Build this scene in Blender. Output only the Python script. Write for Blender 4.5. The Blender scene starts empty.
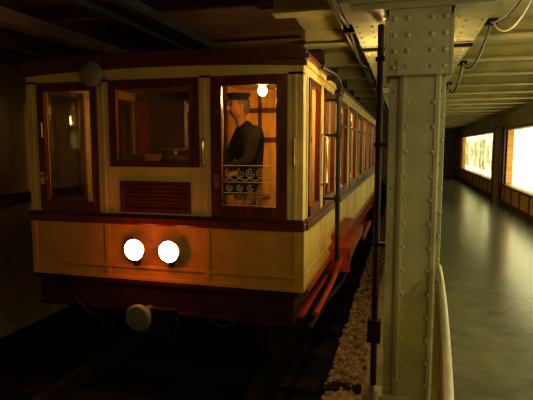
import bpy, math, random
from mathutils import Vector, Matrix
random.seed(4)
scene=bpy.context.scene
try:
    scene.view_settings.view_transform='Standard'
    scene.view_settings.look='None'
except Exception: pass
ROOTS=[]
# ---------------- materials
def mat(name,col,rough=.5,metal=0,var=.12,scale=6,bump=.0,bscale=60,spec=.5,stretch=(1,1,1),col2=None):
    m=bpy.data.materials.new(name); m.use_nodes=True
    nt=m.node_tree; b=nt.nodes['Principled BSDF']
    tc=nt.nodes.new('ShaderNodeTexCoord'); mp=nt.nodes.new('ShaderNodeMapping')
    mp.inputs['Scale'].default_value=stretch
    nt.links.new(tc.outputs['Object'],mp.inputs[0])
    n=nt.nodes.new('ShaderNodeTexNoise'); n.inputs['Scale'].default_value=scale; n.inputs['Detail'].default_value=6
    nt.links.new(mp.outputs[0],n.inputs['Vector'])
    r=nt.nodes.new('ShaderNodeValToRGB')
    c1=[max(0,c*(1-2*var)) for c in col] if col2 is None else col2
    c2=[min(1,c*(1+var)) for c in col]
    r.color_ramp.elements[0].position=.3; r.color_ramp.elements[1].position=.65
    r.color_ramp.elements[0].color=(*c1,1); r.color_ramp.elements[1].color=(*c2,1)
    nt.links.new(n.outputs[0],r.inputs[0]); nt.links.new(r.outputs[0],b.inputs['Base Color'])
    b.inputs['Roughness'].default_value=rough; b.inputs['Metallic'].default_value=metal
    b.inputs['Specular IOR Level'].default_value=spec
    if bump:
        n2=nt.nodes.new('ShaderNodeTexNoise'); n2.inputs['Scale'].default_value=bscale; n2.inputs['Detail'].default_value=4
        nt.links.new(mp.outputs[0],n2.inputs['Vector'])
        bp=nt.nodes.new('ShaderNodeBump'); bp.inputs['Strength'].default_value=bump; bp.inputs['Distance'].default_value=.01
        nt.links.new(n2.outputs[0],bp.inputs['Height']); nt.links.new(bp.outputs[0],b.inputs['Normal'])
    return m
def emis(name,col,s):
    m=bpy.data.materials.new(name); m.use_nodes=True
    b=m.node_tree.nodes['Principled BSDF']; b.inputs['Base Color'].default_value=(*col,1)
    b.inputs['Emission Color'].default_value=(*col,1); b.inputs['Emission Strength'].default_value=s
    return m
def glass(name,tint=(.9,.9,.85),g=.07):
    m=bpy.data.materials.new(name); m.use_nodes=True; nt=m.node_tree; nt.nodes.clear()
    o=nt.nodes.new('ShaderNodeOutputMaterial'); mx=nt.nodes.new('ShaderNodeMixShader'); mx.inputs[0].default_value=g
    t=nt.nodes.new('ShaderNodeBsdfTransparent'); t.inputs[0].default_value=(*tint,1)
    gl=nt.nodes.new('ShaderNodeBsdfGlossy'); gl.inputs['Roughness'].default_value=.04
    nt.links.new(t.outputs[0],mx.inputs[1]); nt.links.new(gl.outputs[0],mx.inputs[2]); nt.links.new(mx.outputs[0],o.inputs[0])
    return m
def translucent(name,col):
    m=bpy.data.materials.new(name); m.use_nodes=True; nt=m.node_tree; nt.nodes.clear()
    o=nt.nodes.new('ShaderNodeOutputMaterial'); mx=nt.nodes.new('ShaderNodeMixShader'); mx.inputs[0].default_value=.7
    d=nt.nodes.new('ShaderNodeBsdfDiffuse'); d.inputs[0].default_value=(*col,1)
    t=nt.nodes.new('ShaderNodeBsdfTranslucent'); t.inputs[0].default_value=(*col,1)
    nt.links.new(d.outputs[0],mx.inputs[1]); nt.links.new(t.outputs[0],mx.inputs[2]); nt.links.new(mx.outputs[0],o.inputs[0])
    return m
CREAM=mat('cream_paint',(.68,.51,.15),.35,var=.08,bump=.05)
OCHRE=mat('ochre_paint',(.50,.27,.04),.35,var=.1,bump=.05)
MAHOG=mat('mahogany_wood',(.10,.016,.006),.3,var=.3,scale=4,stretch=(8,8,1.2))
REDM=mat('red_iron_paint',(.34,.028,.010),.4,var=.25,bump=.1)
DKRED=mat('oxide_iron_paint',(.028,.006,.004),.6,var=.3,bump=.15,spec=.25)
BLACK=mat('black_iron',(.008,.007,.006),.55,var=.3,spec=.25)
ROOFM=mat('roof_canvas',(.07,.03,.02),.6,var=.2)
BRASS=mat('brass',(.75,.5,.18),.25,1,var=.1)
CHROME=mat('chrome_rim',(.7,.65,.55),.2,1,var=.05)
GRN=mat('column_green_paint',(.44,.43,.24),.42,var=.12,scale=5,bump=.12,bscale=40)
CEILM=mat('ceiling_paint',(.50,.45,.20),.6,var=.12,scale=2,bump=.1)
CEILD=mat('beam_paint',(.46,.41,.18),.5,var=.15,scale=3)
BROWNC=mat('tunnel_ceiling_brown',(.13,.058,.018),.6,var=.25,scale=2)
TUNW=mat('tunnel_wall_plaster',(.36,.27,.14),.7,var=.25,scale=1.5,bump=.2,bscale=20)
WOODP=mat('wall_wood_panel',(.65,.32,.06),.4,var=.2,scale=3,stretch=(1,1,6))
DKWOOD=mat('dark_wood',(.07,.03,.015),.4,var=.3)
OLIVE=mat('olive_plaster',(.24,.20,.09),.6,var=.15,scale=2)
FLOOR=mat('asphalt_floor',(.12,.135,.095),.22,var=.2,scale=5,bump=.10,bscale=30,spec=.9)
CONC=mat('concrete',(.16,.14,.1),.8,var=.2,bump=.3)
SHADEBED=mat('shaded_track_bed',(.012,.009,.007),.95,var=.3,bump=.3,spec=.1)  # near-black colour stands in for the shade under the car
STONE=mat('ballast_stone',(.42,.29,.15),.8,var=.45,scale=14)
RAILM=mat('rail_steel',(.04,.03,.02),.55,.6,var=.3)
SLEEP=mat('sleeper_wood',(.025,.016,.012),.9,var=.3,stretch=(1,8,8),spec=.1)
INTER=mat('cab_interior_ochre',(.66,.34,.045),.5,var=.2,scale=3,stretch=(6,6,1))
BARR=mat('barrier_cream',(.85,.83,.60),.35,var=.04)
LAMPW=mat('lamp_enamel',(.6,.58,.4),.4,var=.06)
MESHM=mat('barrier_mesh_yellow',(.35,.28,.08),.45,var=.1)
SHEET=translucent('added_sheet_yellow',(.92,.80,.28))
GREYG=mat('grey_green_enamel',(.15,.15,.09),.45,var=.1)
UNIF=mat('navy_uniform',(.006,.005,.005),.95,var=.3,spec=.05)
SKIN=mat('skin',(.13,.055,.02),.8,var=.08,spec=.1)
HAIR=mat('hair',(.015,.01,.008),.8,var=.2)
LACE=mat('etched_ornament',(.62,.54,.34),.6,var=.1)
GL=glass('window_glass',(.85,.83,.75),.07)
GLD=glass('tinted_glass',(.66,.58,.46),.10)  # darker, browner tint with slightly stronger gloss
HEADL=emis('headlight_lamp',(1,.80,.58),40)
BULB=emis('bulb_glow',(1,.75,.35),200)
TUBE=emis('added_lamp_tube',(1,.9,.6),6)
# ---------------- builder
class M:
    def __init__(s): s.v=[];s.f=[];s.m=[];s.mats=[]
    def mi(s,mt):
        if mt not in s.mats: s.mats.append(mt)
        return s.mats.index(mt)
    def add(s,vs,fs,mt):
        o=len(s.v); s.v+= [tuple(v) for v in vs]; k=s.mi(mt)
        for f in fs: s.f.append([i+o for i in f]); s.m.append(k)
    def box(s,x0,x1,y0,y1,z0,z1,mt,T=None):
        vs=[Vector((x,y,z)) for x in(x0,x1) for y in(y0,y1) for z in(z0,z1)]
        if T: vs=[T@v for v in vs]
        s.add(vs,[(0,1,3,2),(4,6,7,5),(0,4,5,1),(2,3,7,6),(0,2,6,4),(1,5,7,3)],mt)
    def cyl(s,p0,p1,r,mt,n=16,r1=None,cap=True):
        p0=Vector(p0);p1=Vector(p1);d=(p1-p0).normalized(); r1=r if r1 is None else r1
        a=d.orthogonal().normalized(); b=d.cross(a)
        vs=[]
        for i in range(n):
            t=2*math.pi*i/n; e=a*math.cos(t)+b*math.sin(t); vs+=[p0+e*r,p1+e*r1]
        fs=[(2*i,2*((i+1)%n),2*((i+1)%n)+1,2*i+1) for i in range(n)]
        if cap: fs+=[tuple(range(0,2*n,2))[::-1],tuple(range(1,2*n,2))]
        s.add(vs,fs,mt)
    def tube(s,pts,r,mt,n=8):
        pts=[Vector(p) for p in pts]; vs=[];N=len(pts); pa=None
        for i,p in enumerate(pts):
            d=(pts[min(i+1,N-1)]-pts[max(i-1,0)]).normalized()
            a=d.orthogonal().normalized() if pa is None else (pa-d*pa.dot(d)).normalized()
            pa=a; b=d.cross(a)
            for k in range(n):
                t=2*math.pi*k/n; vs.append(p+(a*math.cos(t)+b*math.sin(t))*r)
        fs=[(i*n+k,i*n+(k+1)%n,(i+1)*n+(k+1)%n,(i+1)*n+k) for i in range(N-1) for k in range(n)]
        fs+=[tuple(range(n))[::-1],tuple(range((N-1)*n,N*n))]
        s.add(vs,fs,mt)
    def sph(s,c,r,mt,n=10,sc=(1,1,1)):
        vs=[];h=n//2+1
        for i in range(1,h):
            ph=math.pi*i/h
            for k in range(n):
                t=2*math.pi*k/n
                vs.append((c[0]+r*sc[0]*math.sin(ph)*math.cos(t),c[1]+r*sc[1]*math.sin(ph)*math.sin(t),c[2]+r*sc[2]*math.cos(ph)))
        fs=[(i*n+k,(i+1)*n+k,(i+1)*n+(k+1)%n,i*n+(k+1)%n) for i in range(h-2) for k in range(n)]
        T=len(vs); vs+=[(c[0],c[1],c[2]+r*sc[2]),(c[0],c[1],c[2]-r*sc[2])]
        fs+=[(T,k,(k+1)%n) for k in range(n)]+[(T+1,(h-2)*n+(k+1)%n,(h-2)*n+k) for k in range(n)]
        s.add(vs,fs,mt)
    def torus(s,c,ax,R,r,mt,n=28,a0=0,a1=2*math.pi):
        ax=Vector(ax).normalized(); a=ax.orthogonal().normalized(); b=ax.cross(a)
        s.tube([Vector(c)+(a*math.cos(a0+(a1-a0)*i/n)+b*math.sin(a0+(a1-a0)*i/n))*R for i in range(n+1)],r,mt)
    def lathe(s,c,ax,prof,mt,n=24):  # prof: (dist along axis, radius)
        ax=Vector(ax).normalized(); a=ax.orthogonal().normalized(); b=ax.cross(a); vs=[]
        for (d,r) in prof:
            for k in range(n):
                t=2*math.pi*k/n; vs.append(Vector(c)+ax*d+(a*math.cos(t)+b*math.sin(t))*max(r,.0005))
        fs=[(i*n+k,i*n+(k+1)%n,(i+1)*n+(k+1)%n,(i+1)*n+k) for i in range(len(prof)-1) for k in range(n)]
        s.add(vs,fs,mt)
    def rivet(s,p,d,r,mt):
        s.lathe(p,d,[(0,r),(r*.45,r*.8),(r*.7,r*.35),(r*.75,0)],mt,8)
    def finish(s,name,parent=None,bevel=0,smooth=False):
        me=bpy.data.meshes.new(name); me.from_pydata(s.v,[],s.f)
        for m in s.mats: me.materials.append(m)
        for i,p in enumerate(me.polygons): p.material_index=s.m[i]
        import bmesh
        bm=bmesh.new(); bm.from_mesh(me); bmesh.ops.recalc_face_normals(bm,faces=bm.faces); bm.to_mesh(me); bm.free()
        ob=bpy.data.objects.new(name,me); scene.collection.objects.link(ob)
        if smooth:
            for p in me.polygons: p.use_smooth=True
            try:
                me.set_sharp_from_angle(angle=math.radians(40))
            except Exception: pass
        if bevel:
            b=ob.modifiers.new('bevel','BEVEL'); b.width=bevel; b.segments=2; b.limit_method='ANGLE'
        if parent: ob.parent=parent
        else: ROOTS.append(ob)
        return ob
def empty(name):
    e=bpy.data.objects.new(name,None); scene.collection.objects.link(e); ROOTS.append(e); e.empty_display_size=.2; return e
def light(name,kind,loc,energy,col,parent=None,size=.1,size_y=None,rot=None):
    l=bpy.data.lights.new(name,kind); l.energy=energy; l.color=col
    if kind=='AREA':
        l.size=size
        if size_y: l.shape='RECTANGLE'; l.size_y=size_y
    else: l.shadow_soft_size=size
    o=bpy.data.objects.new(name,l); scene.collection.objects.link(o); o.location=loc
    if rot: o.rotation_euler=rot
    if parent: o.parent=parent
    else: ROOTS.append(o)
    return o
# ================= ROOM SHELL
FZ=-1.5; TB=-2.0; CZ=1.05; RX=2.52; LX=-4.1; EY=27.5; BY=-4
a=M(); a.box(-.2,RX+.3,BY,EY,FZ-.6,FZ,FLOOR); a.finish('floor')
a=M(); a.box(LX-.2,-.2,BY,EY,TB-.15,TB-.03,SHADEBED); a.finish('floor_trackbed')
a=M(); a.box(-.205,-.06,BY,EY,FZ,FZ+.012,CONC); a.finish('trim_platform_edge')
a=M(); a.box(LX-.2,LX,BY,EY,TB-.15,CZ+.3,TUNW); a.finish('wall_left')
a=M()
for y in [i*2.2-3 for i in range(14)]:
    a.box(LX,LX+.05,y,y+.3,TB-.03,CZ,TUNW)
a.box(LX,LX+.07,BY,EY,-.62,-.5,DKWOOD); a.finish('trim_left_pilasters')
a=M(); a.box(LX-.2,RX+.3,EY,EY+.2,TB-.15,CZ+.3,OLIVE)
a.box(.6,2.3,EY-.05,EY,FZ,.5,DKWOOD); a.finish('wall_back')
a=M(); a.box(LX-.2,RX+.3,BY-.2,BY,TB-.15,CZ+.3,OLIVE); a.finish('wall_front')
# ceiling
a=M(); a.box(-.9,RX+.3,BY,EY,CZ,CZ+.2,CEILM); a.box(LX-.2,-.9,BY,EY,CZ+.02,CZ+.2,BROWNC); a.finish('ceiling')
a=M(); y=-3.5
while y<EY-.5:
    for x0,x1,mt in((-.9,-.36,CEILD),(.46,RX,CEILD)):
        a.box(x0,x1,y,y+.14,.9,.92,mt); a.box(x0,x1,y+.055,y+.085,.92,CZ,mt)
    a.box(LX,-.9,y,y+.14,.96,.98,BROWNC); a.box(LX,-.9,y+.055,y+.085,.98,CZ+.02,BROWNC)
    y+=1.15
a.finish('trim_ceiling_beams',bevel=.004)
# longitudinal girders
for xc in(-.26,.38):
    a=M()
    a.box(xc-.075,xc+.075,BY+.02,EY-.07,.755,.775,GRN); a.box(xc-.01,xc+.01,BY+.02,EY-.07,.775,CZ-.003,GRN)
    yy=BY+.1
    while yy<12:
        for sx in(-.045,.045): a.rivet((xc+sx,yy,.755),(0,0,-1),.012,GRN)
        yy+=.16
    yy=.6
    while yy<EY-.2:
        a.box(xc-.06,xc+.06,yy,yy+.012,.775,CZ-.003,GRN); yy+=1.0
    a.finish('steel_girder')
# hanging cables
def sag(p,q,s,n=14):
    p=Vector(p);q=Vector(q); return [p.lerp(q,i/n)-Vector((0,0,s*4*(i/n)*(1-i/n))) for i in range(n+1)]
a=M()
for k in range(12):
    y0=1.9+k*1.6
    a.tube(sag((.50,y0,.78),(.50,y0+1.6,.78),.10+.04*(k%3)),.008,BLACK)
    a.tube(sag((.53,y0+.2,.80),(.50,y0+1.5,.76),.18-.05*(k%2)),.006,GRN)
    a.box(.46,.54,y0-.02,y0+.02,.76,.80,BLACK)
a.finish('cable_run',smooth=True)
a=M()
for k in range(12):
    y0=1.9+k*1.6
    a.tube(sag((-.38,y0,.80),(-.38,y0+1.6,.80),.05+.04*(k%2)),.009,BLACK)
    a.box(-.42,-.34,y0-.02,y0+.02,.765,.815,BLACK)
a.tube([(-.40,-2,.82),(-.40,27,.82)],.012,BLACK); a.tube([(-.45,-2,.86),(-.45,27,.86)],.014,GRN)
a.finish('cable_run',smooth=True)
# overhead conductor + long timber beams over the track
t=empty('overhead_conductor_rail')
a=M(); 
for x in(-1.98,-1.72):
    a.box(x-.03,x+.03,BY+.02,EY-.02,.88,.94,BLACK); a.box(x-.012,x+.012,BY+.02,EY-.02,.94,.957,BLACK)
y=-2
while y<EY: a.box(-2.1,-1.6,y,y+.05,.94,.957,BLACK); y+=2.3
a.finish('conductor_bars',t)
a=M()
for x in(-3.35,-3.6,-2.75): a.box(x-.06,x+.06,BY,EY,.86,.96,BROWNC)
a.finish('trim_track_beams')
# ---- columns
def column(Y):
    c=empty('steel_column')
    a=M()
    z0=FZ+.0
    a.box(-.03,.17,Y,Y+.018,z0,.71,GRN)              # front cover plate
    a.box(-.085,-.03+.02,Y+.03,Y+.05,z0,.71,GRN); a.box(.15,.195,Y+.03,Y+.05,z0,.71,GRN)
    a.box(-.03,-.012,Y+.018,Y+.25,z0,.71,GRN); a.box(.152,.17,Y+.018,Y+.25,z0,.71,GRN)
    a.box(-.03,.17,Y+.25,Y+.268,z0,.71,GRN)
    a.box(-.085,-.01,Y+.22,Y+.24,z0,.71,GRN); a.box(.15,.195,Y+.22,Y+.24,z0,.71,GRN)
    a.box(-.02,-.0,Y-.008,Y,z0,.5,GRN) ; a.box(.14,.165,Y-.008,Y,z0,.5,GRN)
    # base
    a.box(-.14,.25,Y-.07,Y+.34,z0,z0+.03,GRN); a.box(-.1,.22,Y-.03,Y-.0,z0+.03,z0+.15,GRN)
    # capital gussets
    for yy in(Y-.03,Y+.268):
        vs=[(-.09,yy,.36),(.20,yy,.36),(.20,yy,.62),(.24,yy,.71),(-.13,yy,.71),(-.09,yy,.62)]
        vs2=[(x,y+.02,z) for x,y,z in vs]
        n=6; a.add(vs+vs2,[tuple(range(6)),tuple(range(6,12))[::-1]]+[(i,(i+1)%n,(i+1)%n+n,i+n) for i in range(n)],GRN)
    a.box(-.05,.17,Y-.04,Y-.03,.36,.44,GRN)
    a.box(-.34,.47,Y-.10,Y+.34,.715,.744,GRN)
    a.box(-.28,.40,Y-.06,Y+.0,.685,.715,GRN)
    for sx,x0 in((-1,-.09),(1,.20)):
        a.box(min(x0,x0+sx*.02),max(x0,x0+sx*.02),Y-.03,Y+.29,.36,.71,GRN)
    a.finish('shaft',c,bevel=.004)
    a=M(); z=z0+.1
    while z<.33:
        for x in(.005,.135): a.rivet((x,Y-.001,z),(0,-1,0),.013,GRN)
        for x in(-.062,.184): a.rivet((x,Y+.03,z+.06),(0,-1,0),.011,GRN)
        z+=.125
    for zz in(.40,.48,.56,.64):
        for x in(-.065,0.0,.115,.178): a.rivet((x,Y-.03 if zz>.45 else Y-.035,zz),(0,-1,0),.015,GRN)
    a.finish('rivets',c,smooth=True)
for k in range(6): column(2.7+4*k)
# conduit pipe beside column
p=empty('conduit_pipe'); a=M()
a.tube([(-.15,3.08,FZ+.012),(-.15,3.08,.2),(-.15,3.08,.71)],.02,DKRED,12)
a.box(-.19,-.11,3.03,3.1,-1.2,-1.06,DKRED)
for z in(-.6,0,.5): a.box(-.178,-.08,3.05,3.1,z,z+.025,BLACK)
a.finish('pipe_and_box',p,bevel=.003)
# barrier
def barrier(y0,y1,fx):
    b=empty('platform_barrier'); a=M()
    N=14; ys=[y0+(y1-y0)*i/N for i in range(N+1)]
    a.tube([(fx(y),y,-.61) for y in ys],.013,BARR,12)
    a.tube([(fx(y),y,-1.38) for y in ys],.012,BARR,8)
    a.tube([(fx(y),y,-.66) for y in ys],.006,BARR,8)
    n=max(1,int((y1-y0)/1.0))
    for i in range(n+1):
        yy=y0+.03+(y1-y0-.06)*i/n; a.cyl((fx(yy),yy,FZ),(fx(yy),yy,-.61),.013,BARR,10)
    a.finish('handrail_frame',b,smooth=True)
    a=M()
    vs=[];fs=[]
    for y in ys: vs+=[(fx(y)+.004,y,-1.38),(fx(y)+.004,y,-.66)]
    for i in range(N): fs.append((2*i,2*i+2,2*i+3,2*i+1))
    a.add(vs,fs,SHEET); a.finish('added_sheet',b)  # added translucent sheet, catches light so the wire mesh looks lit
    a=M()
    H=.72; s=.07; yy=y0-H
    while yy<y1:
        for sg in (1,-1):
            q0,q1=max(yy,y0),min(yy+H,y1)
            if q1>q0+.01:
                z_s=-1.38+(q0-yy); z_e=-1.38+(q1-yy)
                if sg==-1: z_s=-2.04-z_s; z_e=-2.04-z_e
                a.cyl((fx(q0)+.004*sg-.008,q0,z_s),(fx(q1)+.004*sg-.008,q1,z_e),.0035,MESHM,5,cap=False)
        yy+=s
    a.finish('wire_mesh',b)
barrier(.75,2.66,lambda y:.186-.070*((2.66-y)/1.5)**1.4)
barrier(3.05,6.65,lambda y:.15)
# ================= RIGHT WALL with display windows
wins=[(1.5,6.3),(7.6,14.2),(16.0,24.6)]
ZT=.43; ZB=-.97
a=M()
a.box(RX,RX+.3,BY,EY,ZT,CZ+.05,OLIVE)
edges=[BY]+[e for w in wins for e in w]+[EY]
for i in range(0,len(edges),2): a.box(RX,RX+.3,edges[i],edges[i+1],FZ,ZT,WOODP)
for w in wins: a.box(RX,RX+.3,w[0],w[1],FZ,ZB,WOODP)
a.finish('wall_right')
a=M()
a.box(RX-.03,RX,BY,EY,FZ,FZ+.12,DKWOOD); a.finish('baseboard_right')
a=M(); a.box(RX-.05,RX,14.6,15.5,FZ,.5,WOODP); a.box(RX-.07,RX,14.4,14.6,FZ,.55,MAHOG); a.box(RX-.07,RX,15.5,15.7,FZ,.55,DKWOOD)
y=BY
while y<EY: 
    a.box(RX-.02,RX,y,y+.05,FZ+.12,ZB-.06,DKWOOD); y+=.9
a.finish('trim_wall_panels')
def dispmat(name,seed,s,white):
    m=bpy.data.materials.new(name); m.use_nodes=True; nt=m.node_tree; b=nt.nodes['Principled BSDF']
    tc=nt.nodes.new('ShaderNodeTexCoord')
    n=nt.nodes.new('ShaderNodeTexNoise'); n.inputs['Scale'].default_value=3.5; n.inputs['Detail'].default_value=8; n.noise_dimensions='4D'; n.inputs['W'].default_value=seed
    r=nt.nodes.new('ShaderNodeValToRGB'); e=r.color_ramp.elements
    if white: 
        e[0].color=(.85,.80,.42,1); e[1].color=(1,.97,.60,1); e[0].position=.3;e[1].position=.6
    else:
        e[0].color=(.34,.35,.12,1); e[1].color=(1,.95,.50,1); e[0].position=.40;e[1].position=.6
    nt.links.new(tc.outputs['Object'],n.inputs['Vector']); nt.links.new(n.outputs[0],r.inputs[0])
    nt.links.new(r.outputs[0],b.inputs['Base Color']); nt.links.new(r.outputs[0],b.inputs['Emission Color'])
    b.inputs['Emission Strength'].default_value=s
    return m
DW=dispmat('backlit_panel',1,4.2,True); DW2=dispmat('backlit_panel_dim',3,3.2,True); DP=dispmat('backlit_photographs',7,1.8,False)
for i,w in enumerate(wins):
    e=empty('window_%d'%(i+1)); a=M()
    a.box(RX+.2,RX+.22,w[0],w[1],ZB,ZT,DW2 if i==2 else DW)
    a.finish('backlit_sheet',e)
    if i==2:
        a=M(); y=w[0]+.25; kk=0
        while y<w[1]-1:
            L=[1.2,.8,1.5][kk%3]; h0=[-.75,-.55,-.8][kk%3]; h1=[.2,.05,.28][kk%3]
            a.box(RX+.17,RX+.195,y,y+L,h0,h1,DP); y+=L+.25; kk+=1
        a.finish('exhibit_photographs',e)
    a=M()
    a.box(RX-.03,RX+.05,w[0]-.06,w[1]+.06,ZT,ZT+.06,DKWOOD); a.box(RX-.03,RX+.05,w[0]-.06,w[1]+.06,ZB-.06,ZB,DKWOOD)
    a.box(RX-.03,RX+.05,w[0]-.06,w[0],ZB,ZT,DKWOOD); a.box(RX-.03,RX+.05,w[1],w[1]+.06,ZB,ZT,DKWOOD)
    a.finish('frame',e)
    a=M(); a.box(RX+.02,RX+.025,w[0],w[1],ZB,ZT,GL); a.finish('pane',e)
# ================= TRACK
a=M()
a.box(-.57,-.215,BY+.1,20,TB-.029,TB,STONE)  # gravel stops where the painted shade of the track bed begins
for i in range(4200):
    x=random.uniform(-.56,-.26); y=2.6+random.random()**1.5*9.4
    r=random.uniform(.018,.045); 
    z=TB+r*.5+random.uniform(0,.03)
    th=random.random()*6.28; vs=[]
    for (dx,dy,dz) in((1,0,0),(-.1,.9,.1),(-1,.1,0),(.1,-.9,0),(.1,0,.75),(0,.1,-.6)):
        dx*=random.uniform(.7,1.3);dy*=random.uniform(.7,1.2)
        vs.append((x+r*(dx*math.cos(th)-dy*math.sin(th)),y+r*(dx*math.sin(th)+dy*math.cos(th)),z+r*dz*random.uniform(.7,1.2)))
    a.add(vs,[(0,1,4),(1,2,4),(2,3,4),(3,0,4),(1,0,5),(2,1,5),(3,2,5),(0,3,5)],STONE)
a.box(-.56,-.28,3.85,3.98,-1.99,-1.935,SLEEP)
a.finish('gravel_ballast')
tr=empty('railway_track'); a=M(); CX=-1.833
for sx in(-.75,.75):
    x=CX+sx
    a.box(x-.06,x+.06,BY+.1,EY-.1,-1.985,-1.97,RAILM); a.box(x-.01,x+.01,BY+.1,EY-.1,-1.97,-1.89,RAILM); a.box(x-.033,x+.033,BY+.1,EY-.1,-1.89,-1.85,RAILM)
a.finish('rails',tr,bevel=.003)
a=M(); y=-3.6
while y<EY-.4: a.box(CX-1.2,CX+1.2,y,y+.22,-2.03,-1.985,SLEEP); y+=.68
a.finish('sleepers',tr,bevel=.008)
# ================= RAILCAR
car=empty('underground_railcar')
XL=-2.955; XR=-.678; YF=3.44; YE=15.3; ZBODY=-1.04
a=M()
yb=YF+.06
for x0,x1 in((XL,-2.85),(-2.308,-2.20),(-1.458,-1.362),(-.794,XR)):
    a.box(x0,x1,YF,yb,-.52,.52,CREAM)
    xm=(x0+x1)/2; a.box(xm-.012,xm+.012,YF-.008,YF,-.52,.50,CREAM)
a.box(XL,XR,YF,yb,.495,.63,CREAM)
a.box(-2.20,-1.458,YF,yb,-.52,-.14,CREAM)
a.finish('front_posts',car,bevel=.006)
a=M()
a.box(XL,XR,YF,yb,ZBODY,-.60,OCHRE)
for x in(XL+.02,-2.25,-1.41,XR-.045): a.box(x-.02,x+.025,YF-.010,YF,ZBODY,-.60,OCHRE)
a.box(XL,XR,YF-.014,YF,-.945,-.92,OCHRE)
a.box(XL,XR,YF-.014,YF,ZBODY,ZBODY+.03,OCHRE)
a.finish('front_lower_panels',car,bevel=.004)
a=M()
a.box(XL-.02,XR+.02,YF-.035,yb,-.595,-.535,MAHOG); a.box(XL-.01,XR+.01,YF-.02,yb,-.535,-.515,MAHOG); 
a.finish('front_belt_rail',car,bevel=.008)
def frame(a,x0,x1,z0,z1,fx,ft,fb,y0,y1,mt,fx2=None):
    fx2=fx if fx2 is None else fx2
    a.box(x0,x0+fx,y0,y1,z0,z1,mt);a.box(x1-fx2,x1,y0,y1,z0,z1,mt)
    a.box(x0+fx,x1-fx2,y0,y1,z1-ft,z1,mt);a.box(x0+fx,x1-fx2,y0,y1,z0,z0+fb,mt)
a=M(); ym=YF+.025
frame(a,-2.85,-2.308,-.515,.505,.065,.065,.075,YF-.012,ym,MAHOG,.045)
frame(a,-1.362,-.794,-.515,.505,.08,.065,.08,YF-.012,ym,MAHOG,.07)
frame(a,-2.20,-1.458,-.151,.505,.065,.065,.04,YF-.012,ym,MAHOG)
frame(a,-2.12,-1.53,-.50,-.26,.03,.03,.03,YF-.012,YF+.01,MAHOG)
a.box(-2.10,-1.55,YF-.003,YF+.0,-.48,-.28,MAHOG)
for (x0,x1,z0,z1) in((-2.785,-2.353,-.44,.44),(-1.282,-.864,-.435,.44),(-2.135,-1.523,-.111,.44)):
    frame(a,x0-.012,x1+.012,z0-.012,z1+.012,.018,.018,.018,YF-.02,YF+.0,MAHOG)
for k in range(7):
    z=-.465+k*.029
    a.box(-2.09,-1.56,-.012,.012,-.002,.002,MAHOG,Matrix.Translation((0,YF,z))@Matrix.Rotation(math.radians(60),4,'X'))
a.finish('front_window_frames',car,bevel=.005)
a=M()
a.box(-2.785,-2.353,YF+.015,YF+.019,-.44,.44,GLD);a.box(-1.282,-.864,YF+.015,YF+.019,-.435,.44,GL);a.box(-2.135,-1.523,YF+.015,YF+.019,-.111,.44,GLD)
a.finish('front_glass',car)
# etched scroll ornament on door glass
a=M(); yo=YF+.026
for k in range(5):
    x=-1.235+k*.08
    for (dz,R) in((-.19,.03),(-.30,.022),(-.38,.028)):
        a.torus((x,yo,dz),(0,1,0),R,.003,LACE,n=18,a0=.4*k,a1=5.2+.4*k)
        a.torus((x,yo,dz),(0,1,0),R*.45,.0025,LACE,n=12)
    a.tube([(x-.04,yo,-.245),(x,yo,-.225),(x+.04,yo,-.245)],.003,LACE)
for z in(-.135,-.255,-.335,-.425): a.tube([(-1.28,yo,z),(-.87,yo,z)],.003,LACE)
a.finish('door_glass_ornament',car)
# side walls
bays=[(3.62,4.12)]+[(4.34,5.02)]+[(5.3+i*1.12,5.3+i*1.12+.86) for i in range(8)]+[(14.35,15.1)]
def side(name,xs,s):
    a=M(); xo=xs; xi=xs-s*.06
    X=lambda p,q:(min(p,q),max(p,q))
    B=lambda p,q,y0,y1,z0,z1,mt: a.box(*X(p,q),y0,y1,z0,z1,mt)
    e=[yb]+[v for w in bays for v in w]+[YE]
    for i in range(0,len(e),2):
        B(xo,xi,e[i],e[i+1],-.52,.50,CREAM)
        ym=(e[i]+e[i+1])/2
        B(xo+s*.008,xo,ym-.015,ym+.015,-.52,.5,CREAM)
    B(xo,xi,YF+.06,YE,.495,.62,CREAM)
    B(xo,xi,yb,YE,ZBODY,-.60,CREAM)
    B(xo+s*.03,xi,yb-.02,YE,-.595,-.535,MAHOG); B(xo+s*.015,xi,yb,YE,-.535,-.515,MAHOG)
    B(xo+s*.012,xo,YF,YE,-.945,-.92,CREAM); B(xo+s*.012,xo,YF,YE,ZBODY,ZBODY+.03,OCHRE)
    for y in [3.46,4.22,5.16]+[5.3+i*1.12-.13 for i in range(1,9)]+[14.2,15.25]: B(xo+s*.01,xo,y-.02,y+.025,ZBODY,-.60,CREAM)
    for y0,y1 in bays:
        for (c0,c1,z0,z1) in((y0,y0+.05,-.515,.5),(y1-.05,y1,-.515,.5),(y0,y1,.45,.5),(y0,y1,-.515,-.44)):
            B(xo+s*.012,xi+s*.03,c0,c1,z0,z1,MAHOG)
        B(xo-s*.03,xo-s*.034,y0+.05,y1-.05,-.44,.45,GL)
    for y0,y1 in bays[2:-1]:
        B(xo+s*.01,xo-s*.02,y0,y1,.22,.25,MAHOG)
    return a.finish(name,car,bevel=.004)
side('side_wall_platform',XR,1); side('side_wall_tunnel',XL,-1)
a=M(); a.box(XL,XR,YE-.06,YE,ZBODY,.62,OCHRE); a.finish('rear_wall',car)
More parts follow.
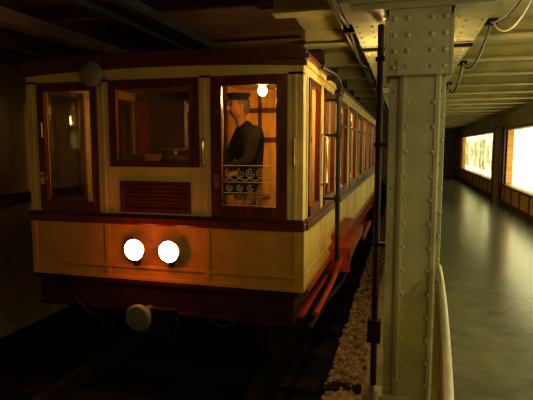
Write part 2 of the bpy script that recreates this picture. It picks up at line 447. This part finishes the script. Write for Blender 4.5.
# roof arch
a=M(); n=20; prof=[]
for i in range(n+1):
    x=XL-.01+(XR-XL+.03)*i/n; d=(x-CX)/1.16
    prof.append((x,.635+.035*(1-d*d)))
def arch(y0,y1,dz0,dz1,mt):
    vs=[];fs=[]
    for x,z in prof: vs+=[(x,y0,z+dz0),(x,y0,z+dz1),(x,y1,z+dz0),(x,y1,z+dz1)]
    for i in range(n):
        o=4*i;q=o+4; fs+=[(o,q,q+1,o+1),(o+2,o+3,q+3,q+2),(o+1,q+1,q+3,o+3),(o,o+2,q+2,q)]
    fs+=[(0,1,3,2),(4*n,4*n+2,4*n+3,4*n+1)]
    a.add(vs,fs,mt)
arch(YF-.03,YE+.09,-.02,.02,ROOFM)
arch(YF-.04,YF-.01,-.04,.03,MAHOG)
arch(YF-.015,YF+.02,-.08,-.01,MAHOG)
a.box(XR-.005,XR+.04,YF-.03,YE+.1,.60,.635,MAHOG); a.box(XL-.025,XL+.005,YF-.03,YE+.1,.60,.635,MAHOG)
a.box(XR,XR+.02,YF,YE,.56,.60,CREAM)
a.finish('roof',car,bevel=.004)
a=M(); a.box(CX-.45,CX+.45,6.5,8,.68,.82,ROOFM); a.finish('roof_contact_gear',car,bevel=.02)
# interior
PX=-1.66
a=M(); a.box(XL+.06,XR-.06,yb,YE-.06,-1.0,-.96,DKWOOD); a.box(XL+.06,XR-.06,yb,YE-.06,.585,.60,INTER); a.finish('interior_floor_ceiling',car)
a=M()
a.box(PX,XR-.06,5.05,5.09,-.96,.59,INTER)
a.box(PX-.02,PX+.01,4.62,5.05,-.96,.59,INTER); a.box(PX-.02,PX+.01,4.56,4.62,-.96,.59,MAHOG)
for x in(-1.45,-1.1,-.76): a.box(x-.02,x+.02,5.02,5.05,-.96,.59,MAHOG)
a.box(PX+.02,XR-.07,5.02,5.05,.05,.1,MAHOG); a.box(PX+.02,XR-.07,5.02,5.05,.35,.40,MAHOG)
a.box(XL+.06,-2.6,5.05,5.09,-.96,.59,DKWOOD)
a.box(-2.6,PX,5.05,5.09,-.96,-.02,DKWOOD); a.box(-2.6,PX,5.05,5.09,.5,.59,DKWOOD)
a.box(-2.62,-2.3,5.03,5.1,-.02,.5,DKWOOD); a.box(-2.06,-1.86,5.03,5.1,-.02,.5,DKWOOD)
a.box(-2.86,-2.74,5.0,5.05,-.9,.5,REDM)  # wood post coloured red to look lamplit
a.cyl((-1.85,3.85,-.96),(-1.85,3.85,-.10),.12,BLACK,20); a.sph((-1.85,3.85,-.10),.12,BLACK,16,(1,1,.3)); a.cyl((-1.85,3.85,-.1),(-1.85,3.85,-.02),.015,BRASS); a.cyl((-1.98,3.85,-.02),(-1.75,3.85,-.02),.012,BRASS)
a.box(-2.32,-2.05,3.7,4.0,-.96,-.06,DKWOOD)
for y0 in range(8):
    for sx in(-2.85,-1.2): a.box(sx,sx+.45,5.5+y0*1.12,6.3+y0*1.12,-.6,-.52,MAHOG); a.box(sx+.0,sx+.04,5.5+y0*1.12,6.3+y0*1.12,-.52,0,MAHOG); a.box(sx+.05,sx+.4,5.8+y0*1.12,5.9+y0*1.12,-.96,-.6,BLACK)
a.finish('cab_interior',car,bevel=.004)
# headlights
for i,x in enumerate((-1.975,-1.685)):
    a=M(); z=-.782
    a.lathe((x,YF,z),(0,-1,0),[(-.0,.06),(.04,.075),(.07,.09),(.08,.09),(.08,.08),(.07,.076)],CHROME,28)
    a.lathe((x,YF,z),(0,-1,0),[(.072,.078),(.084,.05),(.09,.02),(.091,0)],HEADL,28)
    a.box(x-.012,x+.012,YF-.06,YF,z-.13,z-.07,BLACK)
    a.finish('headlight_%d'%(i+1),car,smooth=True)
    light('headlight_beam_%d'%(i+1),'POINT',(x,YF-.13,z),3.2,(1,.17,.05),car,.06)
# gong
a=M(); a.lathe((-2.296,YF-.05,.55),(0,-1,0),[(0,.05),(.01,.09),(.03,.098),(.055,.085),(.07,.05),(.075,.0)],GREYG,28); a.cyl((-2.296,YF-.05,.55),(-2.296,YF,.55),.03,BLACK); a.finish('signal_gong',car,smooth=True)
# handles
a=M()
for x in(-1.41,-.735):
    a.tube([(x,YF,.06),(x,YF-.045,.05),(x,YF-.05,.02),(x,YF-.05,-.1),(x,YF-.045,-.13),(x,YF,-.14)],.011,BRASS)
for x,s in((-1.32,1),(-2.82,1)):
    a.cyl((x,YF-.012,-.235),(x,YF-.05,-.235),.012,BRASS); a.tube([(x,YF-.05,-.235),(x+s*.09,YF-.05,-.24)],.009,BRASS)
    a.box(x-.02,x+.02,YF-.018,YF-.01,-.30,-.20,BRASS)
a.tube([(-2.78,YF-.01,.2),(-2.78,YF-.05,.19),(-2.78,YF-.05,.08),(-2.78,YF-.01,.07)],.008,BRASS)
for y in(4.2,5.1): a.tube([(XR,y,.1),(XR+.05,y,.08),(XR+.05,y,-.3),(XR,y,-.32)],.011,BRASS)
a.finish('door_handles',car,smooth=True)
# black standpipe on side with bracket
a=M(); px,py=-.55,4.35
a.tube([(px,py,-1.0),(px,py,.45),(px,py,.5),(px-.02,py,.56),(px-.07,py,.585),(px-.12,py,.585)],.021,BLACK,10)
a.tube([(px,py,.45),(px+.03,py-.15,.52),(px+.02,py-.35,.56),(px-.07,py-.5,.60)],.014,BLACK)
for z in(-.45,.1,.4): a.cyl((px,py,z),(XR,py,z),.012,BLACK); a.cyl((px,py,z-.03),(px,py,z+.03),.03,BLACK)
a.sph((px,py,.46),.042,BLACK); a.finish('grab_pole',car,smooth=True)
# underframe
a=M()
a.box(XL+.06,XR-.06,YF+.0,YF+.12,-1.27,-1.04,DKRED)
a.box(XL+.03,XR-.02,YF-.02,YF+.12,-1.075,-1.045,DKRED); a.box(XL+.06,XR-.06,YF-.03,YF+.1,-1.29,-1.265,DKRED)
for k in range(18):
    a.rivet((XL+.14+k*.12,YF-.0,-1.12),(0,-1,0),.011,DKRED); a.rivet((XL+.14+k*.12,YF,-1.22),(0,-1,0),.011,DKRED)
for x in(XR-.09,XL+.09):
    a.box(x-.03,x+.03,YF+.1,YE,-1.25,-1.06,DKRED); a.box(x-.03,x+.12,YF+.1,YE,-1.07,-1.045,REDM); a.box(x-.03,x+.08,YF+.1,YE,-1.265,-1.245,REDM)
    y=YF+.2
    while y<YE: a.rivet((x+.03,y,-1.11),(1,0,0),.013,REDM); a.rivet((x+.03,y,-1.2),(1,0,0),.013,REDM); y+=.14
# footboard and swan-neck
a.box(XR-.02,XR+.20,4.75,6.3,-1.00,-.965,REDM); a.box(XR+.18,XR+.20,4.75,6.3,-1.08,-1.0,REDM)
a.box(XR-.02,XR+.20,4.75,4.78,-1.2,-.99,REDM)
a.box(XR+.0,XR+.1,4.9,6.1,-.98,-.86,REDM)
a.box(XR-.05,XR+.14,7.4,9.0,-1.35,-1.32,REDM); a.box(XR+.12,XR+.14,7.4,9.0,-1.38,-1.29,REDM)
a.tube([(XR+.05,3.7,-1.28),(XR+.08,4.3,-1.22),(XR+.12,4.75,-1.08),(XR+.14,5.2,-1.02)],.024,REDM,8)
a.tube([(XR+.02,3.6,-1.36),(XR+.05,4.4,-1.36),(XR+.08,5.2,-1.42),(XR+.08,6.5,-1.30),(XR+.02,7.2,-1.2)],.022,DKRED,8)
for y in(4.8,5.5,6.25,7.5,8.9):
    a.tube([(XR-.06,y,-1.3),(XR+.16,y,-1.02)],.014,REDM)
a.finish('underframe',car,bevel=.004)
# coupler & buffer
a=M()
a.lathe((CX-.05,YF-.02,-1.27),(0,-1,0),[(0,.045),(.14,.045),(.15,.05),(.16,.10),(.185,.105),(.2,.09),(.205,0)],GREYG,24)
a.box(CX+.02,CX+.22,YF-.14,YF-.08,-1.25,-1.21,BLACK); a.tube([(CX+.2,YF-.1,-1.23),(CX+.24,YF-.12,-1.3),(CX+.2,YF-.14,-1.42),(CX+.14,YF-.12,-1.44),(CX+.1,YF-.12,-1.36)],.014,BLACK)
a.tube(sag((-2.55,YF-.03,-1.2),(-2.2,YF-.03,-1.25),.12),.012,BLACK); a.tube(sag((-1.45,YF-.03,-1.2),(-1.1,YF-.03,-1.2),.14),.012,BLACK)
a.finish('coupler',car,smooth=True)
# bogies
a=M()
for yc in(4.85,13.6):
    for ya in(yc-.62,yc+.62):
        a.cyl((CX-.95,ya,-1.45),(CX+.95,ya,-1.45),.05,BLACK,12)
        for sx in(-1,1):
            xw=CX+sx*.75
            a.lathe((xw-.05,ya,-1.45),(1,0,0),[(0,.34),(0,.40),(.07,.395),(.075,.415),(.10,.415),(.10,.33),(.0,.33)],DKRED,32)
            a.lathe((xw-.05,ya,-1.45),(1,0,0),[(0,.0),(0,.09),(.12,.09),(.12,0)],BLACK,16)
            for k in range(8):
                t=k*math.pi/4; a.cyl((xw,ya,-1.45),(xw,ya+.34*math.cos(t),-1.45+.34*math.sin(t)),.028,DKRED,8)
            a.box(CX+sx*.92-.06,CX+sx*.92+.06,ya-.1,ya+.1,-1.55,-1.33,BLACK)
    for sx in(-1,1):
        xs=CX+sx*.95
        a.box(xs-.02,xs+.02,yc-.9,yc+.9,-1.34,-1.26,DKRED); a.box(xs-.02,xs+.02,yc-.35,yc+.35,-1.62,-1.56,DKRED)
        for s2 in(-1,1): a.tube([(xs,yc+s2*.78,-1.3),(xs,yc+s2*.45,-1.58),(xs,yc+s2*.3,-1.59)],.025,DKRED)
        for k in range(5): a.torus((xs,yc,-1.54+k*.05),(0,0,1),.06,.016,BLACK,n=16)
    a.box(CX-.95,CX+.95,yc-.12,yc+.12,-1.42,-1.25,BLACK)
a.finish('bogies',car,smooth=True)
# bulbs
def bulb(name,x,y,z,e,col=(1,.7,.3)):
    a=M(); a.sph((x,y,z),.036,BULB,12,(1,1,1.1)); a.cyl((x,y,z+.03),(x,y,.59),.016,BRASS,10); a.finish(name,car,smooth=True)
    light(name+'_light','POINT',(x,y,z-.07),e,col,car,.03)
bulb('cab_bulb',-1.09,3.85,.440,30,(1,.50,.11))
bulb('saloon_bulb',-1.15,6.3,.42,22,(1,.46,.12)); bulb('saloon_bulb_2',-1.15,8.6,.42,24,(1,.50,.14)); bulb('saloon_bulb_3',-1.15,11.6,.42,24,(1,.6,.25))
# ================= DRIVER (seated)
dr=empty('driver_mannequin')
def skin(name,verts,edges,rad,mt,root=0,sub=2):
    me=bpy.data.meshes.new(name); me.from_pydata(verts,edges,[]); me.materials.append(mt)
    o=bpy.data.objects.new(name,me); scene.collection.objects.link(o); o.parent=dr
    m=o.modifiers.new('skin','SKIN'); m.use_smooth_shade=True
    for i,v in enumerate(me.skin_vertices[0].data):
        r=rad[i]; v.radius=r if isinstance(r,tuple) else (r,r); v.use_root=(i==root)
    s=o.modifiers.new('sub','SUBSURF'); s.levels=sub; s.render_levels=sub
    return o
dx,dy,dz=-1.33,4.36,-.30  # pelvis
V=[(0,0,0),(0,-.02,.18),(0,-.05,.36),(0,-.07,.47),(0,-.09,.54),
   (.18,-.04,.43),(.24,-.14,.17),(.17,-.36,.10),
   (-.18,-.04,.43),(-.23,-.15,.18),(-.10,-.38,.16),
   (.10,-.06,-.04),(.12,-.42,-.04),(.12,-.42,-.52),(.12,-.50,-.60),
   (-.10,-.06,-.04),(-.12,-.42,-.04),(-.12,-.40,-.52),(-.12,-.48,-.60)]
E=[(0,1),(1,2),(2,3),(3,4),(2,5),(5,6),(6,7),(2,8),(8,9),(9,10),(0,11),(11,12),(12,13),(13,14),(0,15),(15,16),(16,17),(17,18)]
R=[.14,.13,(.15,.12),.08,.055,.075,.055,.038,.075,.055,.038,.09,.07,.05,.04,.09,.07,.05,.04]
skin('uniformed_body',[(x+dx,y+dy,z+dz) for x,y,z in V],E,R,UNIF)
a=M()
hx,hy,hz=dx-.0,dy-.13,dz+.65
a.sph((hx,hy,hz),.082,SKIN,20,(.92,1.08,1.35)); a.cyl((hx,hy+.03,hz-.16),(hx,hy,hz-.05),.048,SKIN,14)
a.sph((hx,hy-.092,hz-.01),.018,SKIN,10,(.8,1.2,1.5))
for s in(-1,1):
    a.sph((hx+s*.076,hy+.005,hz),.022,SKIN,10,(.4,.8,1.3)); a.sph((hx+s*.03,hy-.078,hz+.015),.011,BLACK,8)
a.sph((hx,hy-.08,hz-.045),.02,DKRED,8,(1.2,.5,.35))
a.box(hx-.035,hx+.035,hy-.095,hy-.075,hz-.035,hz-.026,HAIR)
a.sph((hx,hy+.02,hz+.02),.086,HAIR,18,(.95,1.05,1.2))
a.lathe((hx,hy,hz+.06),(0,0,1),[(0,.088),(.03,.09),(.045,.108),(.06,.104),(.07,0)],UNIF,24)
a.sph((hx,hy-.085,hz+.062),.06,BLACK,14,(1,.7,.12))
a.finish('head_and_cap',dr,smooth=True)
for s,(wx,wy,wz),(fx,fy,fz) in((1,(.17,-.36,.10),(-.03,-.09,-.02)),(-1,(-.10,-.38,.16),(-.02,-.09,-.02))):
    d=Vector((fx,fy,fz)).normalized(); w=Vector((wx+dx,wy+dy,wz+dz)); side_=Vector((d.y,-d.x,0)).normalized(); dn=Vector((0,0,-1))
    v=[w,w+d*.05,w+d*.09]; e=[(0,1),(1,2)]; r=[.024,(.034,.017),(.036,.016)]
    for k,L in enumerate((.068,.078,.073,.058)):
        o=side_*((k-1.5)*.021)
        b0=len(v); v+=[w+d*.085+o,w+d*(.09+L*.5)+o+dn*.008,w+d*(.09+L*.75)+o+dn*.035]; e+=[(2,b0),(b0,b0+1),(b0+1,b0+2)]; r+=[.009,.0085,.0075]
    b0=len(v); v+=[w+d*.05+side_*s*.035,w+d*.085+side_*s*.05+dn*.015]; e+=[(1,b0),(b0,b0+1)]; r+=[.011,.009]
    skin('hand_%s'%('left' if s==1 else 'right'),v,e,r,SKIN)
a=M(); a.cyl((dx,dy,-.47),(dx,dy,-.44),.17,MAHOG,24); a.cyl((dx,dy,-.96),(dx,dy,-.47),.03,BLACK,12); a.cyl((dx,dy,-.96),(dx,dy,-.94),.14,BLACK,20); a.finish('stool',dr,bevel=.004)
ang=math.radians(-52); c0=Vector((dx,dy,0)); Rz=Matrix.Rotation(ang,3,'Z'); dr.rotation_euler=(0,0,ang); dr.location=c0-Rz@c0
# ================= ADDED LIGHT FIXTURES (out of view)
def added_fixture(x,y,e,col=(1,.86,.52)):  # unseen ceiling lamp, added to light the column and car front
    f=empty('added_ceiling_lamp'); a=M()
    a.box(x-.09,x+.09,y-.62,y+.62,.97,CZ,LAMPW); a.cyl((x,y-.58,.935),(x,y+.58,.935),.014,TUBE,10)
    a.box(x-.03,x+.03,y-.61,y-.58,.91,.97,LAMPW); a.box(x-.03,x+.03,y+.58,y+.61,.91,.97,LAMPW)
    a.finish('added_lamp_housing',f)
    for q in(-.35,.35): light('added_tube_light','POINT',(x,y+q,.84),e/2,col,f,.12)
added_fixture(1.35,.6,24,(1,.84,.46))
added_fixture(-1.1,-1.7,20,(1,.60,.20))
added_fixture(1.5,-2.6,11,(1,.84,.46))
# added lamp hidden behind the column, brightens the car flank and ballast
f=empty('added_flank_lamp'); a=M()
lx,ly,lz=-.06,3.95,.58
a.cyl((lx,ly,lz+.02),(lx,ly,.72),.02,BLACK,10); a.lathe((lx,ly,lz+.06),(0,0,-1),[(0,.02),(.01,.05),(.03,.06),(.035,.02)],BLACK,20)
a.sph((lx,ly,lz-.01),.04,BULB,14,(1,1,1.2)); a.box(-.34,.45,ly-.02,ly+.02,.72,.742,BLACK); a.finish('added_lamp_body',f,smooth=True)
light('added_lamp_light','POINT',(lx,ly,lz-.09),24,(1,.62,.20),f,.06)
w=bpy.data.worlds.new('world'); scene.world=w; w.use_nodes=True
w.node_tree.nodes['Background'].inputs[0].default_value=(.05,.04,.02,1); w.node_tree.nodes['Background'].inputs[1].default_value=.2
# camera
th=math.atan(.2745); ph=math.atan(53/500)
F=Vector((-math.sin(th)*math.cos(ph),math.cos(th)*math.cos(ph),-math.sin(ph))); Rr=Vector((math.cos(th),math.sin(th),0)); U=Rr.cross(F)
cd=bpy.data.cameras.new('camera'); cam=bpy.data.objects.new('camera',cd); scene.collection.objects.link(cam)
m=Matrix((( Rr.x,U.x,-F.x,0),(Rr.y,U.y,-F.y,0),(Rr.z,U.z,-F.z,1.5),(0,0,0,1)))
cam.matrix_world=m; cd.sensor_width=36; cd.lens=36*500/533; cd.clip_start=.05
scene.camera=cam
for o in ROOTS: o.location.z+=1.5
